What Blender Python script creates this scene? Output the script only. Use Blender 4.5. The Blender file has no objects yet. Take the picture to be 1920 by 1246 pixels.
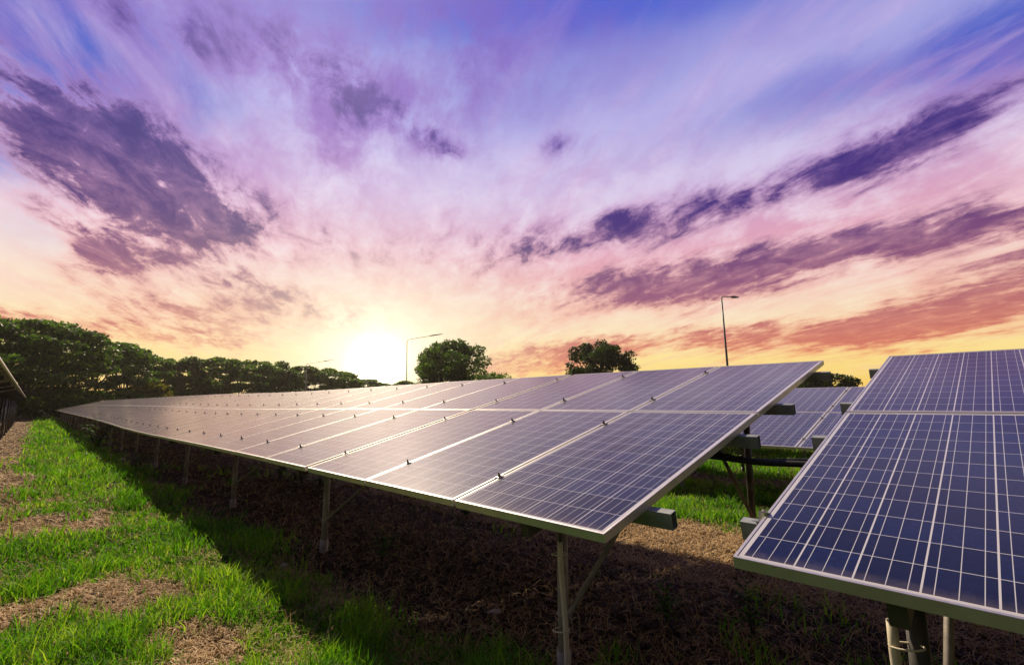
import bpy, bmesh, math, random
import numpy as np
from mathutils import Vector, Matrix
R = math.radians
random.seed(7); rng = np.random.default_rng(11)
S = bpy.context.scene; C = S.collection

# ------------------------------------------------------------------ camera
CAM_H = 1.42
cd = bpy.data.cameras.new('camera'); cam = bpy.data.objects.new('camera', cd); C.objects.link(cam)
cd.sensor_width = 36; cd.lens = 36 * 910 / 1920; cd.clip_start = 0.05; cd.clip_end = 4000
cam.location = (0, 0, CAM_H); cam.rotation_euler = (R(90 + 8.44), 0, 0)
S.camera = cam
S.view_settings.view_transform = 'Standard'; S.view_settings.look = 'None'
S.view_settings.exposure = 0.0; S.view_settings.gamma = 1.0
S.cycles.use_denoising = True
S.cycles.max_bounces = 8; S.cycles.transparent_max_bounces = 12; S.cycles.sample_clamp_indirect = 6

# ------------------------------------------------------------------ light
SUN_AZ, SUN_EL = -25.0, 39.0          # where the shadows on the grass come from
GLOW_AZ, GLOW_EL = -15.6, 4.6         # the bright opening in the evening sky
def dirv(az, el):
    az, el = R(az), R(el)
    return Vector((math.sin(az) * math.cos(el), math.cos(az) * math.cos(el), math.sin(el)))
ld = bpy.data.lights.new('sun', 'SUN'); ld.energy = 5.0; ld.angle = R(0.6); ld.color = (1.0, 0.80, 0.56)
lo = bpy.data.objects.new('sun', ld); C.objects.link(lo)
lo.rotation_euler = (-dirv(SUN_AZ, SUN_EL)).to_track_quat('-Z', 'Y').to_euler(); lo.location = (-20, 40, 60)

# ------------------------------------------------------------------ node helpers
def lin(r, g, b):
    f = lambda c: (c / 255 / 12.92) if c / 255 <= 0.04045 else ((c / 255 + 0.055) / 1.055) ** 2.4
    return (f(r), f(g), f(b), 1.0)
class NT:
    def __init__(s, tree): s.t = tree; s.n = tree.nodes; s.l = tree.links
    def node(s, typ, **kw):
        n = s.n.new(typ)
        for k, v in kw.items(): setattr(n, k, v)
        return n
    def put(s, sock, v):
        if v is None: return
        if isinstance(v, bpy.types.NodeSocket): s.l.new(v, sock)
        else: sock.default_value = v
    def math(s, op, a, b=None, c=None, clamp=False):
        n = s.node('ShaderNodeMath', operation=op, use_clamp=clamp)
        s.put(n.inputs[0], a); s.put(n.inputs[1], b); s.put(n.inputs[2], c); return n.outputs[0]
    def vec(s, op, a, b=None, out=0, scale=None):
        n = s.node('ShaderNodeVectorMath', operation=op)
        s.put(n.inputs[0], a); s.put(n.inputs[1], b)
        if scale is not None: s.put(n.inputs['Scale'], scale)
        return n.outputs['Value'] if op in ('DOT_PRODUCT', 'LENGTH') else n.outputs[0]
    def mix(s, f, a, b, bt='MIX'):
        n = s.node('ShaderNodeMix', data_type='RGBA', blend_type=bt)
        s.put(n.inputs[0], f); s.put(n.inputs[6], a); s.put(n.inputs[7], b); return n.outputs[2]
    def ramp(s, f, stops, interp='LINEAR'):
        n = s.node('ShaderNodeValToRGB'); cr = n.color_ramp; cr.interpolation = interp
        while len(cr.elements) < len(stops): cr.elements.new(0.5)
        for e, (p, c) in zip(cr.elements, stops):
            e.position = p; e.color = c if len(c) == 4 else (*c, 1)
        s.put(n.inputs[0], f); return n.outputs[0]
    def noise(s, vec, scale, detail=4, rough=0.55, lac=2.0, out=0, dist=0.0):
        n = s.node('ShaderNodeTexNoise'); s.put(n.inputs['Vector'], vec)
        n.inputs['Scale'].default_value = scale; n.inputs['Detail'].default_value = detail
        n.inputs['Roughness'].default_value = rough; n.inputs['Lacunarity'].default_value = lac
        n.inputs['Distortion'].default_value = dist
        return n.outputs[out]
    def smooth(s, x, a, b, lo=0.0, hi=1.0):
        n = s.node('ShaderNodeMapRange', interpolation_type='SMOOTHSTEP')
        s.put(n.inputs[0], x); n.inputs[1].default_value = a; n.inputs[2].default_value = b
        n.inputs[3].default_value = lo; n.inputs[4].default_value = hi; return n.outputs[0]

# ------------------------------------------------------------------ evening sky
DARK = [(-45.3,23.8,5.2,2.6,-16,1.32),(-41.3,21.7,5.7,2.8,-28,1.08),(-37.4,19.2,4.8,2.0,-17,1.38),(-36.3,21.7,6.1,2.5,-28,0.72),(-42.0,14.0,2.1,1.2,6,1.17),(-39.2,14.1,1.7,1.4,-1,1.1),(-44.8,16.4,1.8,0.4,-19,1.04),(-21.0,33.3,4.4,2.0,-28,0.95),(-17.3,33.2,3.1,0.9,-10,0.4),(-11.4,30.5,2.6,1.4,-29,0.95),(-7.4,27.8,1.9,0.7,-6,0.6),(7.1,29.6,2.1,0.9,6,0.78),(-30.6,20.9,5.0,1.6,-9,0.6),(-21.8,27.8,2.5,2.2,-55,0.4),(-35.1,13.8,1.4,0.8,10,0.85),(-30.4,13.0,2.1,0.6,8,0.78),(-35.1,8.5,5.0,1.4,-11,1.1),(-23.0,9.8,7.0,1.5,-5,0.98),(-26.3,11.4,1.3,0.8,6,0.78),(-40.2,7.0,2.2,0.5,-5,1.04),(-44.1,7.0,1.3,0.5,0,0.78),(-46.5,7.2,1.4,0.5,-4,1.04),(43.5,23.8,7.1,1.6,12,0.94),(32.2,22.2,9.5,1.5,10,0.86),(18.5,21.2,10.9,1.4,11,0.82),(5.9,18.8,9.8,1.3,12,0.7),(43.6,15.0,8.0,1.0,-2,0.96),(34.3,14.5,9.6,1.6,5,1.12),(22.8,14.3,9.0,2.0,4,0.85),(10.2,12.9,6.7,1.4,1,0.85),(20.9,12.5,4.9,1.1,-5,0.7),(45.8,10.9,3.8,1.2,14,1.07),(43.0,8.0,7.5,1.1,12,1.17),(35.4,6.7,7.2,0.9,6,1.17),(14.9,6.5,11.7,0.7,2,0.9),(5.7,6.0,6.2,0.7,4,0.75),(25.0,7.1,4.7,0.5,0,0.75),(2.5,4.1,6.9,0.6,0,0.9),(-5.9,18.5,9.9,2.4,10,0.4),(-19.5,17.0,6.7,2.3,1,0.25),(-30.8,17.2,7.4,2.7,-1,0.36),(-32.7,6.2,3.6,0.5,-3,0.78),(-7.7,39.9,12.7,3.7,1,0.45),(-29.2,35.1,8.6,2.8,3,0.35),(-41.2,34.1,4.8,1.6,-3,0.72),(-6.2,36.2,2.8,4.4,8,0.35),(45.5,28.6,7.8,1.9,-7,0.29),(-38.0,25.6,7.5,1.9,-5,0.42)]
BLUE = [(-47.5,29.5,8.5,6.5,28,1.5),(11.2,41.6,15.2,2.6,-3,0.9),(49.0,29.0,5.4,3.5,-10,0.8),(-37.4,28.1,7.4,3.2,9,0.5),(35.3,29.7,12.6,2.8,-3,0.55),(2.7,34.9,12.3,3.0,3,0.25),(-48.6,21.0,3.9,2.5,-6,0.6),(-46.0,15.0,3.8,2.2,1,0.25),(-17.8,40.6,12.4,2.6,12,0.35),(-4.1,31.7,11.5,2.7,2,0.15)]
VEIL = [(21.2,16.8,21.5,3.8,8,0.99),(2.6,16.1,12.4,3.7,4,0.77),(38.6,19.2,11.4,2.4,8,0.77),(-31.8,23.3,9.6,5.2,-11,0.94),(-6.9,39.1,12.3,5.1,4,1.16),(-27.0,34.7,8.4,2.7,-4,1.01),(12.5,25.7,14.0,2.0,14,0.55),(-20.2,19.8,11.0,2.8,7,0.44),(39.7,9.1,9.5,2.2,8,0.77),(-31.1,8.5,10.8,1.9,-4,0.66),(44.6,27.3,7.4,1.5,-2,0.66),(-20.8,29.6,4.9,4.4,-20,1.01),(-8.0,28.3,5.1,2.8,-15,0.72),(-42.8,14.8,5.2,1.9,3,0.55)]
def build_world():
    w = bpy.data.worlds.new('World'); S.world = w; w.use_nodes = True
    w.cycles.sampling_method = 'MANUAL'; w.cycles.sample_map_resolution = 512
    w.node_tree.nodes.clear(); t = NT(w.node_tree)
    d = t.node('ShaderNodeTexCoord').outputs['Generated']
    sep = t.node('ShaderNodeSeparateXYZ'); t.put(sep.inputs[0], d)
    # plane-projected coordinates, one axis towards the glow: cloud streaks run to the horizon there
    g = dirv(GLOW_AZ, 0); gx = Vector((g.y, -g.x, 0))
    k = t.math('ADD', t.math('MAXIMUM', sep.outputs[2], 0.0), 0.10)
    px = t.math('DIVIDE', t.vec('DOT_PRODUCT', d, gx), k)
    py = t.math('DIVIDE', t.vec('DOT_PRODUCT', d, g), k)
    def plane(sx, sy):
        c = t.node('ShaderNodeCombineXYZ')
        t.put(c.inputs[0], t.math('MULTIPLY', px, sx)); t.put(c.inputs[1], t.math('MULTIPLY', py, sy)); return c.outputs[0]
    warp = t.noise(d, 3.2, 6, 0.62, out=1)
    wv = t.vec('SUBTRACT', warp, (0.5, 0.5, 0.5))
    wd = t.vec('ADD', d, t.vec('SCALE', wv, scale=0.085))
    w2 = t.vec('SUBTRACT', t.noise(plane(1.0, 0.35), 5.5, 5, 0.6, out=1), (0.5, 0.5, 0.5))
    wd = t.vec('ADD', wd, t.vec('SCALE', w2, scale=0.06))
    def blobs(L, vec, grow=1.0):
        acc = 0.0
        for az, el, a, b, tilt, amp in L:
            c = dirv(az, el); e = Vector((math.cos(R(az)), -math.sin(R(az)), 0)); u = e.cross(c)
            ea = (e * math.cos(R(tilt)) + u * math.sin(R(tilt))) / math.tan(R(a * grow))
            eb = (-e * math.sin(R(tilt)) + u * math.cos(R(tilt))) / math.tan(R(b * grow + 0.25))
            x = t.vec('DOT_PRODUCT', vec, ea); y = t.vec('DOT_PRODUCT', vec, eb)
            q = t.math('MULTIPLY_ADD', y, y, t.math('MULTIPLY', x, x))
            acc = t.math('MULTIPLY_ADD', t.math('POWER', 0.4, q), amp, acc)
        return acc
    el = t.math('MULTIPLY', t.math('ARCSINE', t.math('MAXIMUM', sep.outputs[2], 0.0)), 2 / math.pi)   # 0 horizon, 1 zenith
    wel = t.node('ShaderNodeSeparateXYZ'); t.put(wel.inputs[0], wd)
    e90 = lambda x: x / 90
    base = t.ramp(el, [(0, lin(254,196,84)), (e90(2.5), lin(255,216,106)), (e90(5), lin(255,230,148)), (e90(8), lin(254,235,190)), (e90(12), lin(250,226,208)),
                       (e90(17), lin(246,222,230)), (e90(24), lin(222,210,238)), (e90(31), lin(186,182,234)), (e90(41), lin(126,132,212)), (e90(60), lin(80,92,178)), (1, lin(60,70,150))])
    bl = t.smooth(blobs(BLUE, wd), 0.0, 1.0)
    base = t.mix(bl, base, t.ramp(el, [(e90(8), lin(190,210,235)), (e90(18), lin(125,150,222)), (e90(28), lin(66,92,196)), (e90(42), lin(72,98,208))]))
    # pale wisps
    n1 = t.noise(plane(1.5, 0.42), 1.1, 9, 0.6, dist=0.35)
    n2 = t.noise(plane(3.6, 0.8), 1.9, 8, 0.62, dist=0.5)
    n3 = t.noise(wd, 11.0, 9, 0.63)
    wisp = t.smooth(t.math('MULTIPLY_ADD', n2, 0.4, t.math('MULTIPLY', n1, 0.6)), 0.46, 0.66)
    base = t.mix(t.math('MULTIPLY', wisp, 0.75), base, t.ramp(el, [(0, lin(255,225,150)), (e90(8), lin(255,225,200)), (e90(18), lin(250,224,234)), (e90(30), lin(226,204,238)), (e90(44), lin(172,156,226)), (1, lin(120,110,190))]))
    # rose and violet cloud
    fine = t.noise(plane(2.2, 1.1), 3.4, 9, 0.66, dist=0.6)
    tex = t.math('ADD', t.math('MULTIPLY_ADD', n2, 0.34, t.math('MULTIPLY', fine, 0.42)), t.math('MULTIPLY', n3, 0.54))       # about 0.65 mean
    dens = t.math('MULTIPLY', blobs(DARK, wd, 1.28), t.math('MULTIPLY_ADD', tex, t.smooth(sep.outputs[0], -0.15, 0.25, 4.8, 3.0), t.smooth(sep.outputs[0], -0.15, 0.25, -2.4, -1.15)))
    stray = t.smooth(t.math('MULTIPLY_ADD', n1, 0.5, t.math('MULTIPLY_ADD', n2, 0.25, t.math('MULTIPLY', fine, 0.25))), 0.44, 0.66)
    broad = t.smooth(t.noise(wd, 1.7, 2), 0.34, 0.60)
    dens = t.math('ADD', dens, t.math('MULTIPLY', t.math('MULTIPLY', stray, broad), 0.50))
    veil = t.math('MULTIPLY', blobs(VEIL, wd, 1.25), t.smooth(t.math('MULTIPLY_ADD', n1, 0.25, t.math('MULTIPLY_ADD', fine, 0.25, t.math('MULTIPLY', n3, 0.5))), 0.36, 0.60))
    thin = t.ramp(el, [(0, lin(250,150,70)), (e90(5), lin(246,164,110)), (e90(10), lin(244,176,152)), (e90(17), lin(230,168,186)), (e90(24), lin(186,140,200)), (e90(30), lin(148,112,196)), (e90(42), lin(122,98,196)), (1, lin(100,90,160))])
    deep = t.ramp(el, [(0, lin(222,112,60)), (e90(4), lin(222,116,84)), (e90(8), lin(196,112,104)), (e90(12), lin(150,86,118)), (e90(18), lin(80,44,116)), (e90(25), lin(56,38,124)), (e90(36), lin(84,64,154)), (1, lin(70,60,130))])
    base = t.mix(t.math('MULTIPLY', veil, 0.74, clamp=True), base, thin)
    ccol = t.mix(t.math('MULTIPLY', t.smooth(dens, 0.35, 1.35), t.smooth(t.math('MULTIPLY_ADD', fine, 0.6, t.math('MULTIPLY', n3, 0.4)), 0.36, 0.60, 0.6, 1.0)), thin, deep)
    col = t.mix(t.smooth(dens, -0.05, 1.15), base, ccol)
    # light of the low sun behind thin cloud
    gd = dirv(GLOW_AZ, GLOW_EL)
    e = Vector((math.cos(R(GLOW_AZ)), -math.sin(R(GLOW_AZ)), 0)); u = e.cross(gd)
    def glow(ax, ay, p=0.4):
        x = t.vec('DOT_PRODUCT', d, e / math.tan(R(ax))); y = t.vec('DOT_PRODUCT', d, u / math.tan(R(ay)))
        front = t.smooth(t.vec('DOT_PRODUCT', d, gd), 0.0, 0.3)
        return t.math('MULTIPLY', t.math('POWER', p, t.math('MULTIPLY_ADD', x, x, t.math('MULTIPLY', y, y))), front)
    wide = glow(14, 10); mid = glow(6.0, 5.0); core = glow(1.7, 1.7)
    col = t.mix(t.math('MULTIPLY', wide, 0.62), col, lin(255, 246, 214))
    add = t.mix(mid, (0, 0, 0, 1), (0.75, 0.68, 0.50, 1))
    col = t.mix(1.0, col, add, 'ADD')
    add = t.mix(core, (0, 0, 0, 1), (6.0, 5.4, 4.2, 1)); col = t.mix(1.0, col, add, 'ADD')
    # the sky turned away from the sunset is already dim
    away = t.smooth(t.vec('DOT_PRODUCT', d, g), -0.10, 0.42, 0.13, 1.0)
    away = t.math('MULTIPLY', away, t.smooth(el, e90(43), e90(58), 1.0, 0.42))
    col = t.vec('SCALE', col, scale=away)
    sky = t.node('ShaderNodeTexSky', sky_type='NISHITA', sun_disc=False)
    sky.sun_elevation = R(SUN_EL); sky.sun_rotation = R(SUN_AZ)
    b1 = t.node('ShaderNodeBackground'); t.put(b1.inputs[0], col); b1.inputs[1].default_value = 0.97
    b2 = t.node('ShaderNodeBackground'); t.put(b2.inputs[0], sky.outputs[0]); b2.inputs[1].default_value = 0.004
    a = t.node('ShaderNodeAddShader'); t.l.new(b1.outputs[0], a.inputs[0]); t.l.new(b2.outputs[0], a.inputs[1])
    o = t.node('ShaderNodeOutputWorld'); t.l.new(a.outputs[0], o.inputs[0])
build_world()
#SKYEND
# ------------------------------------------------------------------ tagging and mesh helpers
def tag(o, label=None, cat=None, group=None, kind=None):
    if label: o['label'] = label
    if cat: o['category'] = cat
    if group: o['group'] = group
    if kind: o['kind'] = kind
    return o
def empty(name, loc=(0, 0, 0), rz=0.0):
    o = bpy.data.objects.new(name, None); C.objects.link(o); o.location = loc; o.rotation_euler = (0, 0, rz)
    o.empty_display_size = 0.3; return o
def link(name, me, parent=None, loc=None, rot=None):
    o = bpy.data.objects.new(name, me); C.objects.link(o)
    if parent: o.parent = parent
    if loc is not None: o.location = loc
    if rot is not None: o.rotation_euler = rot
    return o
class MB:
    """collects faces for ONE mesh"""
    def __init__(s): s.v = []; s.f = []; s.m = []; s.sm = []
    def face(s, idx, m=0, smooth=False): s.f.append(idx); s.m.append(m); s.sm.append(smooth)
    def box(s, c, d, m=0, rot=None, bev=0.0):
        """centre, full size, optional 3x3 rotation; bev chamfers the long edges"""
        c = Vector(c); hx, hy, hz = d[0] / 2, d[1] / 2, d[2] / 2
        if bev <= 0:
            P = [(-hx,-hy,-hz),(hx,-hy,-hz),(hx,hy,-hz),(-hx,hy,-hz),(-hx,-hy,hz),(hx,-hy,hz),(hx,hy,hz),(-hx,hy,hz)]
            F = [(0,3,2,1),(4,5,6,7),(0,1,5,4),(1,2,6,5),(2,3,7,6),(3,0,4,7)]
        else:
            b = bev; ring = [(-hx+b,-hy),(hx-b,-hy),(hx,-hy+b),(hx,hy-b),(hx-b,hy),(-hx+b,hy),(-hx,hy-b),(-hx,-hy+b)]
            P = [(x,y,-hz) for x,y in ring] + [(x,y,hz) for x,y in ring]
            F = [tuple(range(7,-1,-1)), tuple(range(8,16))] + [(i,(i+1)%8,8+(i+1)%8,8+i) for i in range(8)]
        b0 = len(s.v)
        for p in P:
            p = Vector(p); p = rot @ p if rot is not None else p
            s.v.append(tuple(c + p))
        for f in F: s.face(tuple(b0 + i for i in f), m)
    def beam(s, a, b, w, h, m=0, up=(0, 0, 1)):
        a, b = Vector(a), Vector(b); z = (b - a); L = z.length; z.normalize(); up = Vector(up)
        x = up.cross(z)
        if x.length < 1e-4: x = Vector((1, 0, 0)).cross(z)
        x.normalize(); y = z.cross(x)
        M = Matrix((x, y, z)).transposed()
        s.box((a + b) / 2, (w, h, L), m, M)
    def tube(s, pts, r, n=10, m=0, caps=True, smooth=True):
        pts = [Vector(p) for p in pts]; rr = r if isinstance(r, (list, tuple)) else [r] * len(pts)
        prev = None; rings = []
        for i, p in enumerate(pts):
            t = (pts[min(i+1, len(pts)-1)] - pts[max(i-1, 0)]).normalized()
            if prev is None:
                x = Vector((0, 0, 1)).cross(t)
                if x.length < 0.05: x = Vector((1, 0, 0)).cross(t)
            else: x = prev - t * prev.dot(t)
            x.normalize(); prev = x; y = t.cross(x); base = len(s.v)
            for k in range(n):
                a = 2 * math.pi * k / n; s.v.append(tuple(p + (x * math.cos(a) + y * math.sin(a)) * rr[i]))
            rings.append(base)
        for a, b in zip(rings, rings[1:]):
            for k in range(n): s.face((a+k, a+(k+1)%n, b+(k+1)%n, b+k), m, smooth)
        if caps:
            s.face(tuple(rings[0] + k for k in range(n-1, -1, -1)), m); s.face(tuple(rings[-1] + k for k in range(n)), m)
    def mesh(s, name, mats):
        me = bpy.data.meshes.new(name); me.from_pydata(s.v, [], s.f)
        for mt in mats: me.materials.append(mt)
        me.polygons.foreach_set('material_index', s.m); me.polygons.foreach_set('use_smooth', s.sm)
        me.update(); return me
    def build(s, name, mats, parent=None, loc=None, rot=None):
        return link(name, s.mesh(name, mats if isinstance(mats, (list, tuple)) else [mats]), parent, loc, rot)
def np_mesh(name, V, F4, mats, tint=None, F3=None, smooth=False):
    """V (n,3), quads (k,4); tint = per-vertex grey value kept as a colour attribute"""
    me = bpy.data.meshes.new(name); nq = len(F4); n3 = 0 if F3 is None else len(F3)
    me.vertices.add(len(V)); me.vertices.foreach_set('co', np.ascontiguousarray(V, dtype=np.float32).ravel())
    me.loops.add(nq * 4 + n3 * 3); me.polygons.add(nq + n3)
    li = F4.ravel() if F3 is None else np.concatenate([F4.ravel(), F3.ravel()])
    me.loops.foreach_set('vertex_index', li.astype(np.int32))
    st = np.arange(nq) * 4
    if n3: st = np.concatenate([st, nq * 4 + np.arange(n3) * 3])
    me.polygons.foreach_set('loop_start', st.astype(np.int32))
    if smooth: me.polygons.foreach_set('use_smooth', np.ones(nq + n3, bool))
    for mt in mats: me.materials.append(mt)
    if tint is not None:
        at = me.attributes.new('tint', 'FLOAT', 'POINT'); at.data.foreach_set('value', tint.astype(np.float32))
    me.update(calc_edges=True); return me

# ------------------------------------------------------------------ materials
def new_mat(name):
    m = bpy.data.materials.new(name); m.use_nodes = True; m.node_tree.nodes.clear(); t = NT(m.node_tree)
    o = t.node('ShaderNodeOutputMaterial'); return m, t, o
def principled(t, o, col, rough=0.5, metal=0.0, normal=None, **kw):
    b = t.node('ShaderNodeBsdfPrincipled'); t.put(b.inputs['Base Color'], col)
    t.put(b.inputs['Roughness'], rough); t.put(b.inputs['Metallic'], metal)
    for k, v in kw.items(): t.put(b.inputs[k.replace('_', ' ')], v)
    if normal is not None: t.l.new(normal, b.inputs['Normal'])
    if o is not None: t.l.new(b.outputs[0], o.inputs['Surface'])
    return b
def bump(t, h, strength=0.3, dist=0.01):
    n = t.node('ShaderNodeBump'); n.inputs['Strength'].default_value = strength; n.inputs['Distance'].default_value = dist
    t.l.new(h, n.inputs['Height']); return n.outputs[0]
def metal_mat(name, c1, c2, rough=0.45, metal=0.7, scale=9.0, stain=None):
    m, t, o = new_mat(name); p = t.node('ShaderNodeTexCoord').outputs['Object']
    n = t.noise(p, scale, 6, 0.65); n2 = t.noise(p, scale * 7, 4, 0.6)
    col = t.mix(t.smooth(n, 0.3, 0.7), (*c1, 1), (*c2, 1))
    if stain: col = t.mix(t.smooth(n2, 0.62, 0.75, 0, 0.55), col, (*stain, 1))
    r = t.math('MULTIPLY_ADD', n2, 0.3, rough - 0.15)
    principled(t, o, col, r, metal, bump(t, n2, 0.12, 0.004)); return m
M = {}
M['aluminium'] = metal_mat('aluminium', (0.62, 0.60, 0.57), (0.74, 0.73, 0.70), 0.42, 0.75, 6, (0.40, 0.37, 0.33))
M['galvanised'] = metal_mat('galvanised_steel', (0.24, 0.275, 0.28), (0.38, 0.41, 0.41), 0.55, 0.35, 14, (0.12, 0.10, 0.08))
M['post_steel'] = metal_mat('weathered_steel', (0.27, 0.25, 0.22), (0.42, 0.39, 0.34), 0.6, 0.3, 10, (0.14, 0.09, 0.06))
M['dark_shaded_steel'] = metal_mat('dark_shaded_weathered_steel', (0.055, 0.055, 0.055), (0.11, 0.108, 0.10), 0.55, 0.3, 10, (0.09, 0.06, 0.04))  # darker steel; rear posts and braces have their backlit shade put into it
M['bolt'] = metal_mat('dark_bolt', (0.05, 0.045, 0.04), (0.09, 0.08, 0.07), 0.5, 0.6, 40)
M['conduit'] = metal_mat('pvc_conduit', (0.66, 0.60, 0.44), (0.78, 0.72, 0.55), 0.55, 0.0, 8, (0.30, 0.24, 0.15))
M['black_rubber'] = metal_mat('black_rubber', (0.012, 0.012, 0.012), (0.025, 0.025, 0.025), 0.5, 0.0, 20)
M['lamp_metal'] = metal_mat('lamp_metal', (0.10, 0.11, 0.12), (0.18, 0.19, 0.2), 0.5, 0.4, 6)
M['lamp_pale'] = metal_mat('lamp_pale_metal', (0.45, 0.45, 0.44), (0.58, 0.57, 0.55), 0.5, 0.3, 6)
M['concrete'] = metal_mat('concrete', (0.42, 0.38, 0.33), (0.58, 0.54, 0.48), 0.85, 0.0, 3, (0.25, 0.22, 0.18))
M['bark'] = metal_mat('bark', (0.05, 0.038, 0.028), (0.11, 0.085, 0.065), 0.9, 0.0, 3, (0.03, 0.025, 0.02))

MW, ML = 0.992, 1.885            # one module
def cell_mat():
    m, t, o = new_mat('solar_cells'); p = t.node('ShaderNodeTexCoord').outputs['Object']
    s = t.node('ShaderNodeSeparateXYZ'); t.put(s.inputs[0], p)
    cw, ch = (MW - 0.052) / 6, (ML - 0.05) / 12
    x = t.math('DIVIDE', t.math('SUBTRACT', s.outputs[0], 0.026), cw)
    y = t.math('DIVIDE', t.math('SUBTRACT', s.outputs[1], 0.025), ch)
    fx, fy = t.math('FRACT', x), t.math('FRACT', y)
    def line(f, at, half):     # 1 within half of a position
        return t.math('LESS_THAN', t.math('ABSOLUTE', t.math('SUBTRACT', f, at)), half)
    gx = t.math('MAXIMUM', t.math('LESS_THAN', fx, 0.0026 / cw), t.math('GREATER_THAN', fx, 1 - 0.0026 / cw))
    gy = t.math('MAXIMUM', t.math('LESS_THAN', fy, 0.0014 / ch), t.math('GREATER_THAN', fy, 1 - 0.0014 / ch))
    out = t.math('MAXIMUM', t.math('LESS_THAN', x, 0.0), t.math('GREATER_THAN', x, 6.0))
    out = t.math('MAXIMUM', out, t.math('MAXIMUM', t.math('LESS_THAN', y, 0.0), t.math('GREATER_THAN', y, 12.0)))
    gap = t.math('MAXIMUM', t.math('MAXIMUM', gx, gy), out)
    bb = t.math('MAXIMUM', t.math('MAXIMUM', line(fx, 0.18, 0.0011 / cw), line(fx, 0.5, 0.0011 / cw)), line(fx, 0.82, 0.0011 / cw))
    # polycrystalline silicon: every cell slightly different, with fine crystal flecks
    cid = t.node('ShaderNodeCombineXYZ'); t.put(cid.inputs[0], t.math('FLOOR', x)); t.put(cid.inputs[1], t.math('FLOOR', y))
    t.put(cid.inputs[2], t.math('MULTIPLY', t.node('ShaderNodeObjectInfo').outputs['Random'], 57.0))
    wn = t.node('ShaderNodeTexWhiteNoise'); t.put(wn.inputs[0], cid.outputs[0])
    vo = t.node('ShaderNodeTexVoronoi'); t.put(vo.inputs['Vector'], p); vo.inputs['Scale'].default_value = 90
    sv = t.node('ShaderNodeSeparateColor'); t.put(sv.inputs[0], vo.outputs['Color'])
    f = t.math('MULTIPLY_ADD', wn.outputs[0], 0.65, t.math('MULTIPLY', sv.outputs[0], 0.5))
    cell = t.ramp(f, [(0.0, (0.0018, 0.0034, 0.014)), (0.55, (0.0022, 0.0062, 0.032)), (1.0, (0.0040, 0.0125, 0.062))])
    col = t.mix(bb, cell, (0.60, 0.61, 0.64, 1)); col = t.mix(gap, col, (0.66, 0.66, 0.68, 1))
    dust = t.noise(p, 3.0, 6, 0.7); edge = t.smooth(t.math('SUBTRACT', s.outputs[1], t.math('MULTIPLY', t.noise(p, 14, 5, 0.7), 0.10)), 0.035, -0.03)
    col = t.mix(t.math('MULTIPLY_ADD', edge, 0.16, t.smooth(dust, 0.42, 0.85, 0.0, 0.022)), col, (0.35, 0.28, 0.22, 1))
    oi = t.node('ShaderNodeObjectInfo').outputs['Random']; off = t.node('ShaderNodeCombineXYZ'); t.put(off.inputs[2], t.math('MULTIPLY', oi, 31.0))
    sp = t.noise(t.vec('ADD', p, off.outputs[0]), 7.5, 3, 0.45); col = t.mix(t.smooth(sp, 0.775, 0.79, 0, 0.7), col, (0.62, 0.60, 0.55, 1))
    wob = t.noise(p, 260, 2, 0.5)
    rough = t.smooth(dust, 0.3, 0.75, 0.10, 0.17)
    b = principled(t, o, col, rough, 0.0, bump(t, wob, 0.05, 0.001), IOR=1.30)
    b.inputs['Coat Weight'].default_value = 0.34; b.inputs['Coat Roughness'].default_value = 0.36; b.inputs['Coat IOR'].default_value = 1.4
    b.inputs['Sheen Weight'].default_value = 0.25; b.inputs['Sheen Roughness'].default_value = 0.22; b.inputs['Sheen Tint'].default_value = (1.0, 0.82, 0.68, 1)
    return m
M['cells'] = cell_mat()
M['backsheet'] = metal_mat('backsheet', (0.16, 0.125, 0.105), (0.21, 0.17, 0.145), 0.7, 0.0, 4)

def leafy(name, dark, mid, light, transl, f=0.45, rough=0.5, spec=0.35):
    """thin leaves and blades: colour differs from leaf to leaf (tint), light passes through"""
    m, t, o = new_mat(name)
    a = t.node('ShaderNodeAttribute'); a.attribute_name = 'tint'
    p = t.node('ShaderNodeTexCoord').outputs['Object']
    v = t.math('MULTIPLY_ADD', t.noise(p, 0.8, 3), 0.5, t.math('MULTIPLY_ADD', a.outputs['Fac'], 0.9, -0.2))
    col = t.ramp(v, [(0.1, dark), (0.5, mid), (0.9, light)])
    b = principled(t, None, col, rough, 0.0); b.inputs['Specular IOR Level'].default_value = spec
    tr = t.node('ShaderNodeBsdfTranslucent')
    t.put(tr.inputs[0], t.mix(1.0, col, (*transl, 1), 'MULTIPLY'))
    mx = t.node('ShaderNodeMixShader'); mx.inputs[0].default_value = f
    t.l.new(b.outputs[0], mx.inputs[1]); t.l.new(tr.outputs[0], mx.inputs[2]); t.l.new(mx.outputs[0], o.inputs['Surface'])
    return m
M['grass'] = leafy('grass_blades', (0.025, 0.085, 0.006), (0.075, 0.235, 0.010), (0.28, 0.43, 0.035), (1.9, 1.9, 1.0), 0.5)
M['straw'] = leafy('dry_straw', (0.22, 0.14, 0.065), (0.56, 0.39, 0.19), (0.90, 0.72, 0.44), (1.2, 1.1, 0.8), 0.2, 0.65, 0.2)
M['litter'] = leafy('fallen_leaves', (0.018, 0.012, 0.008), (0.055, 0.036, 0.022), (0.30, 0.24, 0.17), (1.0, 0.9, 0.7), 0.1, 0.7, 0.2)  # shade under the tables is partly put into this dark leaf colour
M['crown'] = leafy('tree_leaves', (0.024, 0.055, 0.010), (0.065, 0.145, 0.018), (0.16, 0.26, 0.035), (1.7, 1.8, 0.8), 0.38)
M['crown_dark'] = leafy('dark_tree_leaves', (0.014, 0.034, 0.008), (0.034, 0.075, 0.012), (0.075, 0.13, 0.02), (1.5, 1.6, 0.8), 0.32)
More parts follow.
